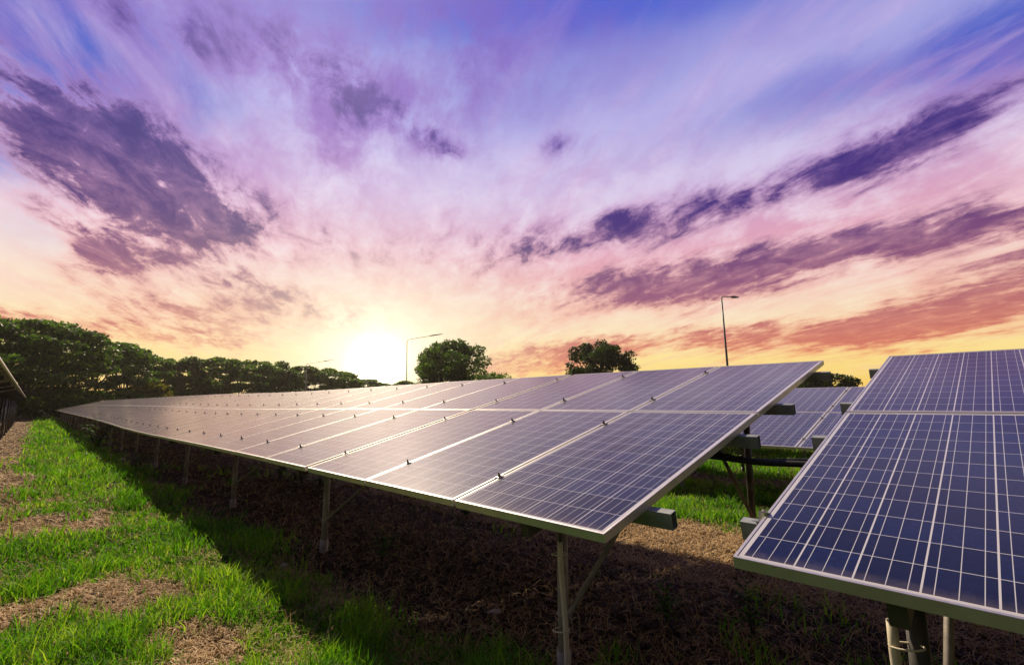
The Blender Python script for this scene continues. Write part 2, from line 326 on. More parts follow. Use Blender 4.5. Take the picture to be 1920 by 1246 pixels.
M['crown_yellow'] = leafy('yellowing_leaves', (0.05, 0.08, 0.008), (0.14, 0.17, 0.014), (0.34, 0.28, 0.03), (1.6, 1.5, 0.7), 0.4)
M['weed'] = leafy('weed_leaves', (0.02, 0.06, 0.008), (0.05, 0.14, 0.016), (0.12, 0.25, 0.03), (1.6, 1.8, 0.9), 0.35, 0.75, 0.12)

# ------------------------------------------------------------------ the field: two axes, along the rows and up the slope
AZ1 = -44.435
D1 = Vector((math.sin(R(AZ1)), math.cos(R(AZ1)), 0)); PH = Vector((-D1.x * 0 + math.cos(R(AZ1)), -math.sin(R(AZ1)), 0))
def W(al, pe, z=0.0): return Vector((D1.x * al + PH.x * pe, D1.y * al + PH.y * pe, z))
ROWROT = math.atan2(-D1.y, -D1.x)
TILT = R(14.42)

def _hash(ix, iy, seed):
    h = (ix * 374761393 + iy * 668265263 + seed * 974634777) & 0xFFFFFFFF
    h = ((h ^ (h >> 13)) * 1274126177) & 0xFFFFFFFF
    return ((h ^ (h >> 16)) & 0xFFFF) / 65535.0
def vnoise(x, y, seed=0):
    x = np.asarray(x, float); y = np.asarray(y, float)
    ix, iy = np.floor(x).astype(np.int64), np.floor(y).astype(np.int64); fx, fy = x - ix, y - iy
    fx = fx * fx * (3 - 2 * fx); fy = fy * fy * (3 - 2 * fy)
    a, b, c, d = _hash(ix, iy, seed), _hash(ix+1, iy, seed), _hash(ix, iy+1, seed), _hash(ix+1, iy+1, seed)
    return (a * (1-fx) + b * fx) * (1-fy) + (c * (1-fx) + d * fx) * fy
def fbm(x, y, seed=0, oct=4):
    s = 0; a = 0.5
    for i in range(oct): s = s + a * vnoise(x * 2**i, y * 2**i, seed + i * 17); a *= 0.5
    return s / (1 - 0.5**oct)
def alpe(x, y): return x * D1.x + y * D1.y, x * PH.x + y * PH.y
def ground_z(x, y):
    x = np.asarray(x, float); y = np.asarray(y, float); r = np.hypot(x, y); near = np.exp(-(r / 40.0) ** 2)
    al, pe = alpe(x, y)
    z = (fbm(x * 0.8, y * 0.8, 3, 4) - 0.5) * 0.13 + (fbm(x * 4, y * 4, 9, 3) - 0.5) * 0.035
    return z * near - 0.02
# bare patches seen in the grass: (al, pe, r_al, r_pe, strength)
PATCH = [(8.3, 0.12, 0.95, 0.85, 1.0), (13.5, -0.15, 2.2, 0.40, 0.9), (4.75, 0.25, 0.55, 0.85, 1.0), (5.0, -0.4, 0.8, 0.5, 0.9), (3.5, 0.9, 0.38, 0.28, 0.9),
         (2.9, 1.3, 0.25, 0.16, 0.6), (6.6, -0.7, 0.6, 0.4, 0.6), (11.0, 0.6, 0.8, 0.25, 0.45), (18, 0.5, 2, 0.3, 0.4), (5.9, 1.35, 0.5, 0.18, 0.4)]
def sstep(x, a, b):
    t = np.clip((x - a) / (b - a), 0, 1); return t * t * (3 - 2 * t)
def greenness(x, y):
    """0 bare or straw, 1 thick grass"""
    al, pe = alpe(x, y)
    wa = al + (fbm(x * 1.3, y * 1.3, 21) - 0.5) * 1.3; wp = pe + (fbm(x * 1.3, y * 1.3, 33) - 0.5) * 0.9
    n = fbm(x * 0.9, y * 0.9, 5); n2 = fbm(x * 3.1, y * 3.1, 8)
    left = np.ones_like(pe)
    for a, p, ra, rp, st in PATCH:
        q = ((wa - a) / ra) ** 2 + ((wp - p) / rp) ** 2 + (n2 - 0.5) * 2.2
        left = left - st * (1 - sstep(q, 0.45, 1.5))
    left = left - 0.35 * sstep(n, 0.64, 0.76) - 0.30 * sstep(n2, 0.64, 0.8)
    left = np.where(al > 9, left * sstep(wp, -0.45 + 0.008 * al, 0.10 + 0.010 * al), left)
    under = 0.01 + (0.12 + 0.3 * sstep(al, 6, 9)) * sstep(n, 0.58, 0.72) * sstep(n2, 0.45, 0.65)
    behind = sstep(wp + (al - 3) * -0.12, 5.75, 6.15) * (1 - sstep(wp, 8.7, 9.3))
    far = sstep(wp, 9.9, 10.4) * (0.55 + 0.45 * sstep(n, 0.4, 0.6))
    far = far * (1 - 0.8 * np.exp(-((wp - 14.6) / 0.5) ** 2))
    g = left * (1 - sstep(wp, 1.45, 2.15)) + under * sstep(wp, 1.45, 2.15) * (1 - sstep(wp, 4.2, 4.7)) + behind + far
    g = np.where(pe < -4.6, 0.7, np.where((pe < -0.45) & (al > 9), np.minimum(g, 0.12), g))
    return np.clip(g, 0, 1)

def make_ground():
    # one sheet: polar grid, fine near the camera, out to the horizon
    rad = np.concatenate([np.linspace(0.0, 1.0, 6)[1:], np.geomspace(1.1, 90, 230), np.geomspace(100, 2500, 24)])
    na = 360; th = np.arange(na) * 2 * math.pi / na
    rr, tt = np.meshgrid(rad, th, indexing='ij'); x = (rr * np.sin(tt)).ravel(); y = (rr * np.cos(tt)).ravel()
    z = ground_z(x, y); V = np.stack([x, y, z], 1); V = np.vstack([V, [0, 0, float(ground_z(0.0, 0.0))]])
    i = np.arange(len(rad) - 1)[:, None] * na; j = np.arange(na)[None, :]; j2 = (j + 1) % na
    F = np.stack([i + j, i + j2, i + na + j2, i + na + j], -1).reshape(-1, 4)[:, ::-1]
    cidx = len(V) - 1; jj = np.arange(na); F3 = np.stack([np.full(na, cidx), jj, (jj + 1) % na], 1)[:, ::-1]
    g = np.append(greenness(x, y), 0.5)
    m, t, o = new_mat('soil'); p = t.node('ShaderNodeTexCoord').outputs['Object']
    a = t.node('ShaderNodeAttribute'); a.attribute_name = 'tint'
    n = t.noise(p, 6, 8, 0.7); n2 = t.noise(p, 45, 5, 0.7); n3 = t.noise(p, 0.35, 4, 0.6)
    soil = t.ramp(n, [(0.3, (0.035, 0.022, 0.015)), (0.5, (0.065, 0.042, 0.028)), (0.72, (0.14, 0.092, 0.058))])
    soil = t.mix(t.smooth(n2, 0.5, 0.7, 0, 0.6), soil, (0.17, 0.10, 0.06, 1))
    gr = t.mix(t.smooth(n2, 0.35, 0.65), (0.022, 0.035, 0.008, 1), (0.05, 0.085, 0.015, 1))
    gr = t.mix(t.smooth(n3, 0.4, 0.65, 0, 0.5), gr, (0.09, 0.10, 0.03, 1))
    col = t.mix(t.smooth(t.math('ADD', a.outputs['Fac'], t.math('MULTIPLY_ADD', n, 0.6, -0.3)), 0.35, 0.75), soil, gr)
    principled(t, o, col, 0.95, 0.0, bump(t, t.math('ADD', n, t.math('MULTIPLY', n2, 0.4)), 0.7, 0.03), Specular_IOR_Level=0.1)
    me = np_mesh('ground', V, F, [m], g, F3, True)
    tag(link('ground', me), kind='structure')
make_ground()

# ------------------------------------------------------------------ solar tables
def frame_mesh():
    prof = [(0, -.001), (.001, 0), (.0105, 0), (.0105, -.007), (.003, -.007), (.003, -.038), (.026, -.038), (.026, -.040), (0, -.040)]
    b = MB(); n = len(prof)
    cor = [(0, 0, 1, 1), (MW, 0, -1, 1), (MW, ML, -1, -1), (0, ML, 1, -1)]
    for cx, cy, sx, sy in cor:
        for o_, z in prof: b.v.append((cx + sx * o_, cy + sy * o_, z))
    for k in range(4):
        for i in range(n):
            j = (i + 1) % n; k2 = (k + 1) % 4
            b.face((k*n+i, k2*n+i, k2*n+j, k*n+j))
    return b.mesh('frame', [M['aluminium']])
def panel_mesh():
    b = MB(); e = 0.0035; z1, z0 = -0.0022, -0.0068
    P = [(e, e), (MW-e, e), (MW-e, ML-e), (e, ML-e)]
    b.v = [(x, y, z0) for x, y in P] + [(x, y, z1) for x, y in P]
    b.face((0, 3, 2, 1), 1); b.face((4, 5, 6, 7), 0)
    for i in range(4): b.face((i, (i+1) % 4, 4+(i+1) % 4, 4+i), 1)
    return b.mesh('module', [M['cells'], M['backsheet']])
def clamp_mesh():
    b = MB(); b.box((0, 0, 0.003), (0.036, 0.045, 0.004), 0)
    b.tube([(0, 0, 0.005), (0, 0, 0.016)], 0.0105, 6, 1, smooth=False); b.tube([(0, 0, 0.016), (0, 0, 0.030)], 0.0052, 8, 1)
    b.box((0.020, 0.003, 0.0065), (0.030, 0.008, 0.003), 1)
    return b.mesh('clamp', [M['aluminium'], M['bolt']])
def end_clamp_mesh():
    b = MB(); b.box((0.004, 0, 0.003), (0.030, 0.045, 0.004), 0); b.box((0.0195, 0, -0.018), (0.003, 0.045, 0.040), 0)
    b.box((0.032, 0, -0.0365), (0.022, 0.045, 0.003), 0); b.tube([(0.008, 0, 0.005), (0.008, 0, 0.013)], 0.0085, 6, 0, smooth=False)
    return b.mesh('end_clamp', [M['aluminium']])
FRAME, PANEL, CLAMP, ENDCLAMP = frame_mesh(), panel_mesh(), clamp_mesh(), end_clamp_mesh()
PITCH, UP = 1.012, 1.905
ct, st = math.cos(TILT), math.sin(TILT)
RAILV = (0.36, 1.50, 2.27, 3.42)
def make_table(al, pe, z0, cols, label, name='solar_table', group=None, post_at=0.6, jitter=0.0, extra=None, clamps=True, dz=None, prot=(0.12, 0.0), braces=True, back_posts=True, tube_n=10, end_clamps=(), gaps=(), front=None):
    """al, pe: the near lower corner; z0: height of that edge; the table runs away from it along the row"""
    root = empty(name, W(al, pe, 0), ROWROT); tag(root, label, 'solar panels', group)
    dz = dz or (lambda u: 0.0)
    def P(u, v, n=0.0): return Vector((-u, v * ct - n * st, z0 + v * st + n * ct + dz(u)))
    def off(c): return c * PITCH + sum(g for at, g in gaps if c >= at)
    for c in range(cols):
        for r_ in range(2):
            u = off(c) + MW
            slope = math.atan2(dz(u) - dz(u - MW), MW)
            jz = random.uniform(-1, 1) * jitter
            loc = P(u, r_ * UP, jz); o = link('module', PANEL, root, loc, (TILT, slope, 0)); link('frame', FRAME, o)
        if clamps and c:
            for v in RAILV:
                g = off(c) - 0.010 - (0.025 if any(c == at for at, _ in gaps) else 0); link('clamp', CLAMP, root, P(g, v), (TILT, 0, random.uniform(-.12, .12)))
    L = off(cols - 1) + MW
    for v in RAILV:
        b = MB(); us = [-prot[0], 0.0] + [x for x in np.arange(2.0, L, 2.0)] + [L + prot[1]]; w, h, th = 0.045, 0.075, 0.003
        if len(us) < 3: us = [-prot[0], L + prot[1]]
        ring = [(-w/2, 0), (w/2, 0), (w/2, -h), (-w/2, -h)]; ins = [(-w/2+th, -th), (w/2-th, -th), (w/2-th, -h+th), (-w/2+th, -h+th)]
        for u in us:
            for a, n_ in ring + ins: b.v.append(tuple(P(u, v + a, n_ - 0.0405)))
        for k in range(len(us) - 1):
            for i in range(4):
                j = (i+1) % 4; b.face((8*k+i, 8*k+8+i, 8*k+8+j, 8*k+j)); b.face((8*k+4+j, 8*k+12+j, 8*k+12+i, 8*k+4+i))
        e = 8 * (len(us) - 1)
        for i in range(4):
            j = (i+1) % 4; b.face((i, j, 4+j, 4+i)); b.face((e+j, e+i, e+4+i, e+4+j))
        b.build('rail', M['galvanised'], root)
    if end_clamps:
        for v in end_clamps: link('end_clamp', ENDCLAMP, root, P(0, v), (TILT, 0, 0))
    nb = -0.1160 - 0.035
    u = post_at; ups = []
    while u < L - 0.15: ups.append(u); u += 3.02
    for u in ups:
        b = MB(); b.beam(P(u, 0.12, nb), P(u, 3.75, nb), 0.05, 0.07, 0, up=(0, -st, ct)); b.build('girder', M['dark_shaded_steel'], root)
        for v in ((0.42, 3.30) if back_posts else (0.42,)):
            top = P(u, v, nb - 0.034); q = W(al, pe) + D1 * u + PH * (v * ct); gz = float(ground_z(q.x, q.y))
            b = MB(); x, y = top.x, top.y
            b.tube([(x, y, gz - 0.15), (x, y, top.z)], 0.031, tube_n); b.tube([(x, y, gz - 0.15), (x, y, gz + 0.12)], 0.040, tube_n)
            b.box((x, y, top.z - 0.02), (0.074, 0.012, 0.09))
            b.build('post', (front or M['post_steel']) if v < 1 else M['dark_shaded_steel'], root)  # rear post: its backlit shade comes from the darker steel colour
        if braces:
            for (v0, z_, v1) in ((0.44, 0.30, 1.62), (3.27, 0.34, 2.25)):
                a = P(u, v0); a.z = z_; e_ = P(u, v1, nb - 0.02); a.x += 0.048; e_.x += 0.048
                b = MB(); b.tube([a, e_], 0.016, tube_n); b.tube([a + Vector((-.07, 0, 0)), a + Vector((.03, 0, 0))], 0.008, 6)
                b.build('brace', M['post_steel'] if v0 < 1 else M['dark_shaded_steel'], root)
    if extra: extra(root, P)
    return root
AL0, PE0, Z0 = 1.2275, 1.7299, CAM_H - 0.523
def conduit_on(u, v, off, dark=False, rr=0.0125):
    def f(root, P):
        x = -u + off[0]; y = v * ct + off[1]; top = P(u, v, -0.19).z
        b = MB(); n = 9; pts = []
        for i in range(n):
            s = i / (n - 1); pts.append((x + 0.010 * math.sin(s * 5) + off[2] * (1 - s), y + 0.006 * math.sin(s * 4), -0.1 + (top - 0.03) * s))
        b.tube(pts, rr, 10); c = b.build('conduit', M['conduit'], root)
        b = MB(); e = Vector(pts[-1]); b.tube([e - Vector((0, 0, .02)), e + Vector((.004, 0, .03)), e + Vector((-.01, .02, .07)), e + Vector((-.03, .08, .12))], 0.006, 8)
        b.build('wire', M['black_rubber'], c)
        for zz in (0.24, 0.62):
            i = zz / top; b = MB(); ring = []
            for k in range(17):
                a = 2 * math.pi * k / 16; ring.append((x - off[0] / 2 + off[2] * (1 - zz / top) / 2 + math.cos(a) * (0.0245 + abs(off[0]) / 2), y - off[1] / 2 + math.sin(a) * 0.036, zz + 0.008 * math.cos(a)))
            b.tube(ring, 0.0035, 6); b.build('tie', M['conduit'], c)
    return f
dzA = lambda u: -0.06 * math.exp(-((u - 13.0) / 6.0) ** 2)
GA = 'solar tables of the long middle row'
make_table(AL0, PE0, Z0, 22, 'long tilted table of blue solar panels in the middle, nearest and largest of its row',
           group=GA, extra=conduit_on(0.6, 0.42, (0.046, -0.014, 0.012), rr=0.0145), dz=dzA, jitter=0.0015, gaps=((3, 0.045),))
LA = 22 * PITCH + 0.045 + 0.03
make_table(AL0 + LA, PE0, Z0, 22, 'pale tilted solar table, middle stretch of the long row, behind the leafy shrub', group=GA, post_at=1.6,
           dz=lambda u: dzA(u + LA), jitter=0.003, prot=(0, 0), tube_n=6)
LB = LA + 22 * PITCH + 0.03
make_table(AL0 + LB, PE0, Z0, 20, 'pale solar table forming the far pointed end of the long middle row', group=GA, post_at=1.2,
           jitter=0.004, prot=(0, 0), tube_n=6)
# the table on the right of the passage: it runs towards the viewer's right, so its origin is its far right corner
CB = 5; LBt = CB * PITCH - 0.02
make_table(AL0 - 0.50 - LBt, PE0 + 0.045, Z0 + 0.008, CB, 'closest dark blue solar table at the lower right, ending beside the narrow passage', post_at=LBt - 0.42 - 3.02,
           prot=(0.1, 0.10), jitter=0.001, group='solar tables', front=M['dark_shaded_steel'],
           extra=lambda root, P: (conduit_on(LBt - 0.42, 0.42, (-0.048, -0.010, -0.010), rr=0.016)(root, P),
                                  [link('end_clamp', ENDCLAMP, root, P(LBt, v), (TILT, 0, math.pi)) for v in RAILV[:1]]))
# second row, seen through the passage, and a third behind it
R2 = 7.85; JU = AL0 + 1.0
make_table(JU - 5 * PITCH, R2, Z0 - 0.076, 14, 'solar table standing behind the passage, seen between the two nearest tables', group='solar tables', post_at=1.0, prot=(0.1, 0.1), tube_n=8)
make_table(JU + 9 * PITCH + 0.4, R2, Z0 - 0.076, 20, 'solar table of the second row hidden behind the long middle row', group='solar tables', post_at=1.0, clamps=False, tube_n=6)
make_table(JU - 5.3 * PITCH, R2 + 6.1, Z0 - 0.15, 16, 'solar table of the third row whose posts show beyond the passage', group='solar tables', post_at=1.0, clamps=False, tube_n=6)
# row on the left, seen from its high back edge
G0 = 'solar tables along the left edge of the photo'
P0, Z00 = -0.31 - 3.79 * ct, CAM_H + 0.545 - 3.79 * st
for a, n, lab in ((6.6, 12, 'nearest table of the left row seen from behind, brown underside on dense dark posts'),
                  (19.0, 10, 'second table of the left row seen from behind, past the first pale gap'),
                  (29.4, 19, 'farthest table of the left row seen from behind, ending before the big trees')):
    make_table(a, P0, Z00, n, lab, group=G0, post_at=0.5, clamps=False, prot=(0.05, 0.05), tube_n=6)
# sagging black cable across the passage
def cable():
    a, b_ = W(AL0 + 0.9, PE0 + 1.52 * ct), W(AL0 - 1.2, PE0 + 1.60 * ct); z = Z0 + 1.5 * st - 0.15
    b = MB(); pts = []
    for i in range(25):
        s = i / 24; p = a.lerp(b_, s); p.z = z - 0.05 * math.sin(math.pi * s) ** 2 - 0.003 * math.sin(s * 30); pts.append(p)
    b.tube(pts, 0.019, 12); b.tube([p + Vector((0.01, 0.02, 0.018 + 0.006 * math.sin(i))) for i, p in enumerate(pts)], 0.007, 8)
    tag(b.build('cable', M['black_rubber']), 'black sagging cable hanging across the passage between two solar tables', 'cable')
cable()

# ------------------------------------------------------------------ lamp posts
def polar(az, d, z=0.0): return Vector((math.sin(R(az)) * d, math.cos(R(az)) * d, z))
def street_lamp(az, d, h, arm, mat, label, arm_az=47, thick=0.07, rise=0.10):
    root = empty('street_lamp', polar(az, d)); tag(root, label, 'street lamp', 'street lamps beyond the solar field')
    lean = Vector((-0.012 * h, 0, 0)); top = Vector((0, 0, h)) + lean
    b = MB(); b.tube([(0, 0, -0.2), (0, 0, h * 0.5) , top], [thick * 1.1, thick * 0.85, thick * 0.6], 10); b.tube([(0, 0, -.2), (0, 0, .5)], thick * 1.6, 10)
    b.build('pole', mat, root)
    dv = Vector((math.sin(R(arm_az)), math.cos(R(arm_az)), rise)); pts = [top, top + Vector((0, 0, .10)) + dv * 0.06, top + Vector((0, 0, .16)) + dv * 0.25, top + Vector((0, 0, .20)) + dv * arm * 0.62]
    b = MB(); b.tube(pts, thick * 0.45, 8); b.build('arm', mat, root)
    a0 = pts[-1]; hl = max(0.55, arm * 0.38); b = MB(); x = Vector((dv.y, -dv.x, 0)).normalized(); up = Vector((0, 0, 1))
    secs = [(0, .05, .05), (.12, .11, .07), (.35, .15, .08), (.8, .13, .06), (1, .07, .03)]
    for s, w_, t_ in secs:
        c = a0 + dv * hl * s
        for sx, sz in ((-1, -.5), (1, -.5), (1, .4), (.5, 1), (-.5, 1), (-1, .4)): b.v.append(tuple(c + x * sx * w_ + up * sz * t_))
    for k in range(len(secs) - 1):
        for i in range(6): b.face((6*k+i, 6*k+(i+1) % 6, 6*k+6+(i+1) % 6, 6*k+6+i))
    b.face((5, 4, 3, 2, 1, 0)); b.face(tuple(24 + i for i in range(6))); b.build('lamp_head', mat, root)
street_lamp(23.95, 32, 7.85, 2.5, M['lamp_metal'], 'dark street lamp standing alone against the sky on the right', thick=0.075)
street_lamp(-12.2, 46, 7.25, 4.0, M['lamp_pale'], 'pale street lamp with a long arm beside the airy round tree', thick=0.055, rise=0.22)
street_lamp(-22.9, 72, 6.75, 3.7, M['lamp_pale'], 'pale street lamp in front of the tree line on the left', thick=0.07, rise=0.2)
street_lamp(-20.2, 125, 8.0, 2.5, M['lamp_pale'], 'tiny farthest street lamp almost lost in the tree line', thick=0.09)

# ------------------------------------------------------------------ trees
def leaf_cloud(pts, size, r, flat=0.5):
    """pts (n,3) leaf centres; random small quads"""
    n = len(pts); nrm = r.normal(size=(n, 3)); nrm[:, 2] += flat * 2; nrm /= np.linalg.norm(nrm, axis=1)[:, None]
    a = r.normal(size=(n, 3)); a -= nrm * (a * nrm).sum(1)[:, None]; a /= np.linalg.norm(a, axis=1)[:, None]; b = np.cross(nrm, a)
    s = size * r.uniform(0.6, 1.5, n)[:, None]; k = r.uniform(0.4, 0.75, n)[:, None]
    V = np.stack([pts - a * s, pts - b * s * k, pts + a * s, pts + b * s * k], 1).reshape(-1, 3)
    return V, np.arange(4 * n).reshape(-1, 4), np.repeat(r.uniform(0, 1, n), 4)
def make_crown(h, rad, base, style, n_leaf, size, seed):
    """clumps on limbs; returns vertices, quads, tint, clump centres"""
    r = np.random.default_rng(seed); cl = []
    if style == 'umbrella':
        for k in range(84):
            a = r.uniform(0, 2*math.pi); q = math.sqrt(r.uniform(0, 1)); top = base + (h - base) * (0.55 + 0.45 * math.sqrt(max(0, 1 - (q * 0.97) ** 2)))
            lay = r.choice([0, 0, 0, 1, 1, 2, 3]); z = max(base, top - lay * (h - base) * 0.24 - r.uniform(0, .3))
            cl.append((q * rad * math.cos(a), q * rad * math.sin(a), z, r.uniform(0.13, 0.24) * rad, 0.30))
    elif style == 'round':
        for k in range(80):
            a = r.uniform(0, 2*math.pi); u_ = r.uniform(-0.85, 1); q = math.sqrt(max(0, 1 - u_*u_)) * r.uniform(0.25, 0.97)
            zc = (h + base) / 2; hz = (h - base) / 2
            cl.append((q * rad * math.cos(a), q * rad * math.sin(a), zc + u_ * hz * 0.88, r.uniform(0.12, 0.22) * rad, 0.75))
    else:   # 'dense'
        for k in range(60):
            a = r.uniform(0, 2*math.pi); u_ = r.uniform(-0.9, 1); q = math.sqrt(max(0, 1 - u_*u_)) * r.uniform(0.3, 0.98)
            zc = (h + base) / 2; hz = (h - base) / 2
            cl.append((q * rad * math.cos(a), q * rad * math.sin(a), zc + u_ * hz * 0.9, r.uniform(0.16, 0.26) * rad, 0.7))
    cl = np.array(cl); w = cl[:, 3] ** 2; idx = r.choice(len(cl), n_leaf, p=w / w.sum())
    dr = r.normal(size=(n_leaf, 3)); dr /= np.linalg.norm(dr, axis=1)[:, None]
    rr = cl[idx, 3] * r.uniform(0.35, 1.0, n_leaf) ** 0.6 * r.uniform(0.8, 1.25, n_leaf)
    pts = cl[idx, :3] + dr * rr[:, None] * np.stack([np.ones(n_leaf), np.ones(n_leaf), cl[idx, 4]], 1)
    pts[:, 2] = np.minimum(pts[:, 2], h + 0.25)
    V, F, T = leaf_cloud(pts, size, r, 0.5 if style == 'umbrella' else 0.2)
    T = T * 0.7 + np.repeat((np.sin(idx * 12.9) * 0.5 + 0.5) * 0.3, 4)
    return V, F, T, cl
def make_tree(name, loc, h, rad, base, style, n_leaf, size, seed, mat, label, group, rz=0.0, trunk_r=0.28, stems=1):
    root = empty(name, loc, rz); tag(root, label, 'tree', group); V, F, T, cl = make_crown(h, rad, base, style, n_leaf, size, seed)
    link('crown', np_mesh('crown', V, F, [mat], T), root)
    b = MB(); r = random.Random(seed)
    for s in range(stems):
        ox, oy = (r.uniform(-.5, .5), r.uniform(-.5, .5)) if stems > 1 else (0, 0)
        fork = Vector((ox * 2 + r.uniform(-.3, .3), oy * 2 + r.uniform(-.3, .3), base * 0.75))
        b.tube([(ox, oy, -0.3), (ox, oy, 0.4), (ox * 1.5 + r.uniform(-.15, .15), oy * 1.5, base * 0.4), fork], [trunk_r * 1.5, trunk_r, trunk_r * 0.85, trunk_r * 0.7], 9)
        for c in cl[s::max(1, 2 * stems)]:
            c = Vector(c[:3]); mid = fork.lerp(c, 0.45) + Vector((r.uniform(-.3, .3), r.uniform(-.3, .3), -0.06 * (c - fork).length + 0.1))
            b.tube([fork, mid, c], [trunk_r * 0.42, trunk_r * 0.24, trunk_r * 0.08], 6, caps=False)
    b.build('trunk', M['bark'], root); return root
GT = 'trees of the line beyond the solar field'
big = [(-51.5, 68, 9.9, 8.5, 1.6, 'umbrella', 'large dark spreading tree at the very left edge above the left row'),
       (-45.8, 74, 10.4, 7.8, 1.6, 'umbrella', 'tallest broad umbrella tree at the left, with sky showing through its branches'),
       (-41.6, 84, 9.9, 7.5, 1.3, 'umbrella', 'broad layered tree right of the tallest left tree, crown sloping down to the right')]
for i, (az, d, h, rad, base, stl, lab) in enumerate(big):
    make_tree('rain_tree', polar(az, d), h, rad, base, stl, 20000, 0.20, 100 + i, M['crown'], lab, GT, stems=2, trunk_r=0.26)
make_tree('rain_tree', polar(-38.4, 92), 9.0, 5.6, 1.8, 'umbrella', 11000, 0.20, 110, M['crown'], 'lower umbrella tree where the tall left trees give way to the far line', GT, stems=2)
make_tree('tree', polar(-36.0, 97), 9.0, 4.6, 2.0, 'round', 5200, 0.22, 111, M['crown'], 'thin airy grey-green tree between the umbrella trees and the even tree line', GT)
make_tree('tree', polar(-36.6, 88), 4.9, 3.0, 0.6, 'round', 4500, 0.20, 112, M['crown_yellow'], 'small yellow-flecked tree in front of the tree line, above the long panels', GT)
words_ = ['first', 'second', 'third', 'fourth', 'fifth', 'sixth', 'seventh', 'eighth', 'ninth', 'tenth']
for i, (az, d, h) in enumerate([(-33.4, 98, 9.2), (-30.7, 100, 9.5), (-28.1, 103, 9.4), (-25.6, 106, 9.5), (-23.2, 110, 9.1), (-21.0, 114, 9.0), (-18.8, 120, 8.6), (-16.8, 126, 7.6), (-14.6, 132, 6.7), (-12.2, 134, 7.4)]):
    make_tree('tree', polar(az, d), h, 5.2 + (i % 3) * 0.5, 0.5, 'umbrella' if i % 3 else 'dense', 10000, 0.24, 130 + i, M['crown'],
              words_[i] + ' tree of the even line left of the bright sun, counted from the left' if i < 8 else ['low dark tree just right of the bright sun', 'low bushy tree behind the pale street lamp by the sun'][i - 8], GT, stems=2, trunk_r=0.2)
make_tree('tree', polar(-9.6, 128), 7.6, 4.5, 1.0, 'dense', 6000, 0.24, 150, M['crown'], 'low tree partly hidden behind the airy round tree', GT)
make_tree('tree', polar(-7.4, 70), 10.6, 6.5, 2.4, 'round', 22000, 0.17, 160, M['crown'], 'airy round tree standing alone right of the sun, beside a pale street lamp', 'lone trees behind the solar tables')
make_tree('tree', polar(-2.9, 78), 6.8, 4.8, 1.0, 'dense', 6500, 0.17, 161, M['crown'], 'low dark bushy tree at the right foot of the airy round tree', 'lone trees behind the solar tables')
make_tree('tree', polar(10.1, 72), 10.5, 5.5, 2.8, 'round', 19000, 0.17, 172, M['crown_dark'], 'dense dark round tree standing alone in the middle of the horizon', 'lone trees behind the solar tables')
make_tree('tree', polar(33.0, 95), 6.1, 4.8, 1.4, 'dense', 11000, 0.19, 163, M['crown_dark'], 'dark low tree seen in the gap above the second row', 'lone trees behind the solar tables')
make_tree('tree', polar(29.0, 99), 5.6, 4.6, 1.4, 'dense', 8000, 0.2, 164, M['crown_dark'], 'dark tree mostly hidden behind the upper corner of the middle table', 'lone trees behind the solar tables')
# low hedge plants under the tall trees on the left
for i, (az, d, h, rad) in enumerate([(-49.0, 66, 2.6, 2.4), (-46.6, 70, 3.0, 2.4), (-44.3, 74, 2.7, 2.2), (-42.4, 76, 3.2, 2.4), (-40.2, 80, 3.0, 2.6), (-38.0, 84, 3.1, 2.6)]):
    root = empty('bush', polar(az, d)); tag(root, words_[i] + ' green bush from the left under the tall trees behind the row ends', 'bush', 'bushes under the tall left trees')
    V, F, T, cl = make_crown(h, rad, 0.1, 'dense', 3000, 0.16, 200 + i); link('foliage', np_mesh('foliage', V, F, [M['weed']], T), root)
    b = MB()
    for c in cl[::8]: b.tube([(0, 0, -.1), tuple(c[:3] * 0.5), tuple(c[:3])], [0.05, 0.03, 0.01], 5, caps=False)
    b.build('stem', M['bark'], root)
# pale concrete kerb wall across the end of the rows
def kerb():
    b = MB(); a = polar(-50, 82); c = polar(-41.5, 80); b.beam(a + Vector((0, 0, .16)), c + Vector((0, 0, .16)), 0.25, 0.36); 
    tag(b.build('low_wall', M['concrete']), 'long low pale concrete wall on the ground at the far end of the grass', 'wall')
kerb()

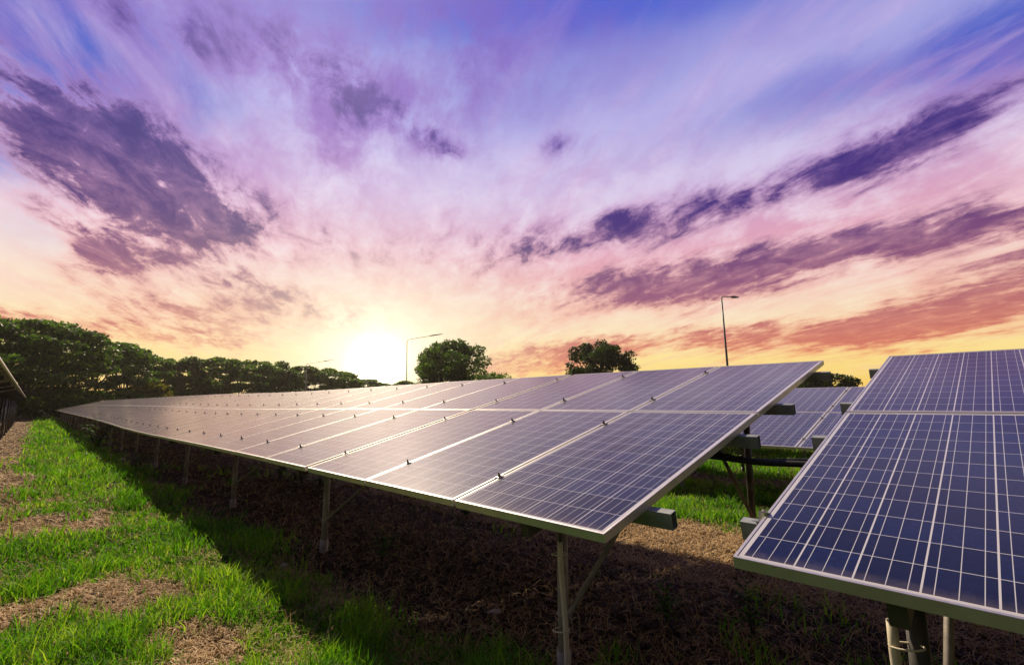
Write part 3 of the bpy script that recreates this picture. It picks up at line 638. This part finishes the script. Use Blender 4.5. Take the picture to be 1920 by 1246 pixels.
# ------------------------------------------------------------------ leafy plants
def plant(name, loc, h, n_stem, leaf, seed, mat, label, cat='plant', group=None, spread=0.5, droop=0.25, per=9, wide=0.26):
    r = np.random.default_rng(seed); root = empty(name, loc); tag(root, label, cat, group)
    b = MB(); V = []; F = []; T = []
    for s in range(n_stem):
        a = r.uniform(0, 2*math.pi); lean = r.uniform(0.1, spread); hh = h * r.uniform(0.6, 1.0)
        pts = [Vector((math.cos(a) * lean * hh * t_**1.5, math.sin(a) * lean * hh * t_**1.5, hh * t_ - 0.02)) for t_ in (0, .3, .6, .85, 1)]
        b.tube(pts, [0.012 * h, 0.009 * h, 0.007 * h, 0.004 * h, 0.002 * h], 5, caps=False)
        for k in range(per):
            t_ = 0.25 + 0.75 * (k + r.uniform(0, .5)) / per; q = min(len(pts) - 2, int(t_ * 4)); p = pts[q].lerp(pts[q + 1], min(1, t_ * 4 - q))
            la = k * 2.4 + r.uniform(-.4, .4); L = leaf * r.uniform(.6, 1.2); d_ = Vector((math.cos(la), math.sin(la), r.uniform(0.1, .7))).normalized()
            sd = d_.cross(Vector((0, 0, 1))).normalized(); m1 = p + d_ * L * 0.45; m2 = p + d_ * L - Vector((0, 0, droop * L)); w_ = L * wide / 2
            b0 = len(V); V += [p, m1 + sd * w_, m1 - sd * w_, p + d_ * L * .78 + sd * w_ * .7 - Vector((0, 0, droop * L * .5)), p + d_ * L * .78 - sd * w_ * .7 - Vector((0, 0, droop * L * .5)), m2]
            F += [(b0, b0+1, b0+2, b0), (b0+1, b0+3, b0+4, b0+2), (b0+3, b0+5, b0+4, b0+3)]; T += [r.uniform(0, 1)] * 6
    lf = MB(); lf.v = [tuple(v) for v in V]
    for f in F: lf.face(tuple(dict.fromkeys(f)))
    me = lf.mesh('leaves', [mat]); at = me.attributes.new('tint', 'FLOAT', 'POINT'); at.data.foreach_set('value', np.array(T, np.float32))
    link('leaves', me, root); b.build('stem', M['weed'], root); return root
def gp(al, pe):
    p = W(al, pe); p.z = float(ground_z(p.x, p.y)); return p
plant('shrub', gp(20.6, 1.62), 1.25, 9, 0.30, 1, M['weed'], 'leafy shrub poking up over the low edge of the long solar row', 'shrub', spread=0.6, per=9, wide=0.3)
GW = 'weeds growing in the shade under the solar tables'
plant('weed', gp(1.75, 3.15), 0.30, 6, 0.10, 2, M['weed'], 'small bright green weed alone in the dark soil below the passage', group=GW)
plant('weed', gp(1.30, 3.4), 0.34, 5, 0.10, 22, M['weed'], 'thin green weed beside the small bright weed in the dark soil', group=GW)
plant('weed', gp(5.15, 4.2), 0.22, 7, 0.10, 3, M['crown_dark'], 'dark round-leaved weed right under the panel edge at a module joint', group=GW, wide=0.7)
plant('weed', gp(7.0, 4.6), 0.45, 10, 0.16, 4, M['weed'], 'bright leafy weed peeping out beneath the low panel edge', group=GW, wide=0.35)
plant('weed', gp(4.3, 2.5), 0.30, 7, 0.14, 5, M['weed'], 'grassy weed in the shade between the two nearest front posts', group=GW, wide=0.12)
plant('weed', gp(12.8, 1.7), 0.55, 8, 0.22, 6, M['weed'], 'tall weed beside the posts at the shaded edge of the grass', group=GW, wide=0.2)
plant('weed', gp(1.05, 1.95), 0.22, 6, 0.12, 7, M['weed'], 'low dark weed close to the foot of the nearest post', group=GW, wide=0.12)
for i in range(9):
    a = 8.2 + (i % 5) * 0.55 + (i // 5) * 0.3; p_ = 3.7 + (i // 5) * 0.55 + 0.1 * (i % 2)
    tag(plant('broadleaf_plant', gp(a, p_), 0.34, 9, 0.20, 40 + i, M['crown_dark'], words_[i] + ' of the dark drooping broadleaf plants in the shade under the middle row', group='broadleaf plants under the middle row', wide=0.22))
# a stone and a stump in the shade
def stone(loc, s, seed, label):
    bm = bmesh.new(); bmesh.ops.create_icosphere(bm, subdivisions=3, radius=1); r = random.Random(seed); k = [Vector((r.uniform(-1, 1), r.uniform(-1, 1), r.uniform(-1, 1))) for _ in range(7)]
    for v in bm.verts:
        f = 1 + sum(0.14 * math.sin(3 * v.co.dot(q) + i) for i, q in enumerate(k)); v.co = Vector((v.co.x * s[0], v.co.y * s[1], v.co.z * s[2])) * f
    me = bpy.data.meshes.new('stone'); bm.to_mesh(me); bm.free(); me.materials.append(M['concrete']); me.polygons.foreach_set('use_smooth', [True] * len(me.polygons))
    o = link('stone', me, None, loc, (0.2, 0.1, seed)); tag(o, label, 'stone', 'stones in the shade')
stone(gp(2.71, 2.47) + Vector((0, 0, .01)), (.055, .035, .02), 3, 'flat pale stone on the dark soil left of the nearest post')
stone(gp(4.7, 1.75) + Vector((0, 0, .01)), (.04, .03, .02), 5, 'small grey stone in the shade near the grass edge')
p = gp(0.32, 4.56); b = MB(); b.tube([p - Vector((0, 0, .1)), p + Vector((0, 0, .10)), p + Vector((.01, 0, .16))], [.035, .033, .028], 9)
tag(b.build('stump', M['conduit']), 'short pale stump behind the low edge of the right table', 'stump')

# ------------------------------------------------------------------ ground cover
def scatter(n, rmin, rmax, keep, az=62):
    """positions on the ground, thinning out with distance so that far ground stays covered by larger tufts"""
    r = np.exp(rng.uniform(math.log(rmin), math.log(rmax), n)); a = np.radians(rng.uniform(-az, az, n)); x = r * np.sin(a); y = r * np.cos(a)
    k = rng.uniform(0, 1, n) < keep(x, y); return x[k], y[k], r[k]
def ribbons(x, y, r, L, w, lean, az, curl, z0=0.0, nseg=3, lie=False):
    n = len(x); z = ground_z(x, y) + z0; base = np.stack([x, y, z], 1)
    d = np.stack([np.cos(az), np.sin(az), np.zeros(n)], 1); sd = np.stack([-np.sin(az), np.cos(az), np.zeros(n)], 1)
    face = rng.uniform(0, math.pi, n); sw = sd * np.cos(face)[:, None] + d * np.sin(face)[:, None] if not lie else sd
    V = np.zeros((n, 2 * (nseg + 1), 3)); T = []
    for k in range(nseg + 1):
        s = k / nseg
        if lie:
            c = base + d * (L * s)[:, None] + sd * (curl * L * np.sin(s * 3.1))[:, None]; c[:, 2] += lean * np.sin(s * math.pi * 0.9) + 0.004
            wk = w * (1 - 0.4 * s)
        else:
            c = base + d * (L * lean * s ** 1.7)[:, None]; c[:, 2] += L * (s - curl * lean * s ** 3)
            wk = w * (1 - s ** 1.6 * 0.93)
        V[:, 2*k] = c - sw * wk[:, None] / 2; V[:, 2*k+1] = c + sw * wk[:, None] / 2
    i = np.arange(n)[:, None] * (2 * (nseg + 1)); F = np.concatenate([i + np.array([2*k, 2*k+1, 2*k+3, 2*k+2])[None] for k in range(nseg)], 0)
    return V.reshape(-1, 3), F
def clump(x, y): return 0.45 + 0.9 * sstep(fbm(x * 2.2, y * 2.2, 61), 0.35, 0.65)
def cover(name, label, mat, n, rmin, rmax, keep, Lf, wf, tintf, lean, curl, lie=False, nseg=3, cat='grass'):
    x, y, r = scatter(n, rmin, rmax, keep); m = len(x); az = rng.uniform(0, 2*math.pi, m)
    L = Lf(x, y, r) * rng.uniform(0.55, 1.25, m); w = wf(r) * rng.uniform(.7, 1.3, m)
    V, F = ribbons(x, y, r, L, w, rng.uniform(*lean, m), az, rng.uniform(*curl, m), lie=lie, nseg=nseg)
    T = np.repeat(np.clip(tintf(x, y) + rng.normal(0, .16, m), 0, 1), 2 * (nseg + 1))
    tag(link(name, np_mesh(name, V, F, [mat], T)), label, cat, kind='stuff')
cover('grass', 'bright green grass growing in patches between and behind the solar rows', M['grass'], 500000, 1.4, 70,
      lambda x, y: np.clip(greenness(x, y) * 1.1 - 0.04, 0, 1), lambda x, y, r: (0.128 + 0.0020 * r) * clump(x, y), lambda r: 0.0032 + 0.00135 * r,
      lambda x, y: 0.05 + 0.55 * fbm(x * 0.9, y * 0.9, 77) + 0.35 * fbm(x * 5, y * 5, 71), (0.15, 0.95), (0.2, 0.6))
cover('low_grass', 'short dense green ground grass under the taller blades', M['grass'], 150000, 1.4, 60,
      lambda x, y: np.clip(greenness(x, y), 0, 1), lambda x, y, r: 0.04 + 0.001 * r, lambda r: 0.004 + 0.0022 * r,
      lambda x, y: 0.15 + 0.3 * fbm(x * 0.9, y * 0.9, 78), (0.4, 1.3), (0.2, 0.6), nseg=2)
cover('dead_stems', 'pale dead stems standing among the green grass', M['straw'], 42000, 1.4, 60,
      lambda x, y: np.where(greenness(x, y) > 0.25, 0.8, 0.35), lambda x, y, r: 0.13 + 0.002 * r, lambda r: 0.0016 + 0.0008 * r,
      lambda x, y: 0.45 + 0 * x, (0.3, 1.6), (0.2, 0.7), cat='grass')
cover('straw', 'dry tan straw lying in tangled mats on the bare soil', M['straw'], 380000, 1.4, 60,
      lambda x, y: np.clip(1.05 - greenness(x, y) * 0.88, 0, 1) * np.where((alpe(x, y)[1] > 1.8) & (alpe(x, y)[1] < 4.1), 0.17, 1.0), lambda x, y, r: 0.10 + 0.004 * r, lambda r: 0.0016 + 0.0009 * r,  # straw thinned under the tables, deepening the shade through ground colour
      lambda x, y: 0.22 + 0.5 * fbm(x * 1.7, y * 1.7, 79) + 0.22 * np.exp(-((alpe(x, y)[1] - 5.2) / 0.9) ** 2), (0.0, 0.045), (-0.25, 0.25), lie=True, nseg=4, cat='straw')
cover('leaf_litter', 'dark curled fallen leaves scattered on the shaded soil', M['litter'], 95000, 1.4, 40,
      lambda x, y: np.where((alpe(x, y)[1] > 1.9) & (alpe(x, y)[1] < 4.8), 0.9, 0.12), lambda x, y, r: 0.035 + 0.002 * r, lambda r: 0.016 + 0.002 * r,
      lambda x, y: 0.28 + 0 * x, (0.0, 0.02), (-0.3, 0.3), lie=True, nseg=2, cat='leaves')
# ------------------------------------------------------------------ evening air
def haze():
    b = MB(); b.box((0, 0, 6.0), (5200, 5200, 15.0)); m = bpy.data.materials.new('haze'); m.use_nodes = True; m.node_tree.nodes.clear(); t = NT(m.node_tree)
    o = t.node('ShaderNodeOutputMaterial'); v = t.node('ShaderNodeVolumePrincipled'); v.inputs['Color'].default_value = (1, 0.93, 0.85, 1)
    v.inputs['Density'].default_value = 0.0003; v.inputs['Anisotropy'].default_value = 0.75; t.l.new(v.outputs[0], o.inputs['Volume'])
    h = b.build('haze', m); tag(h, kind='stuff')
haze()
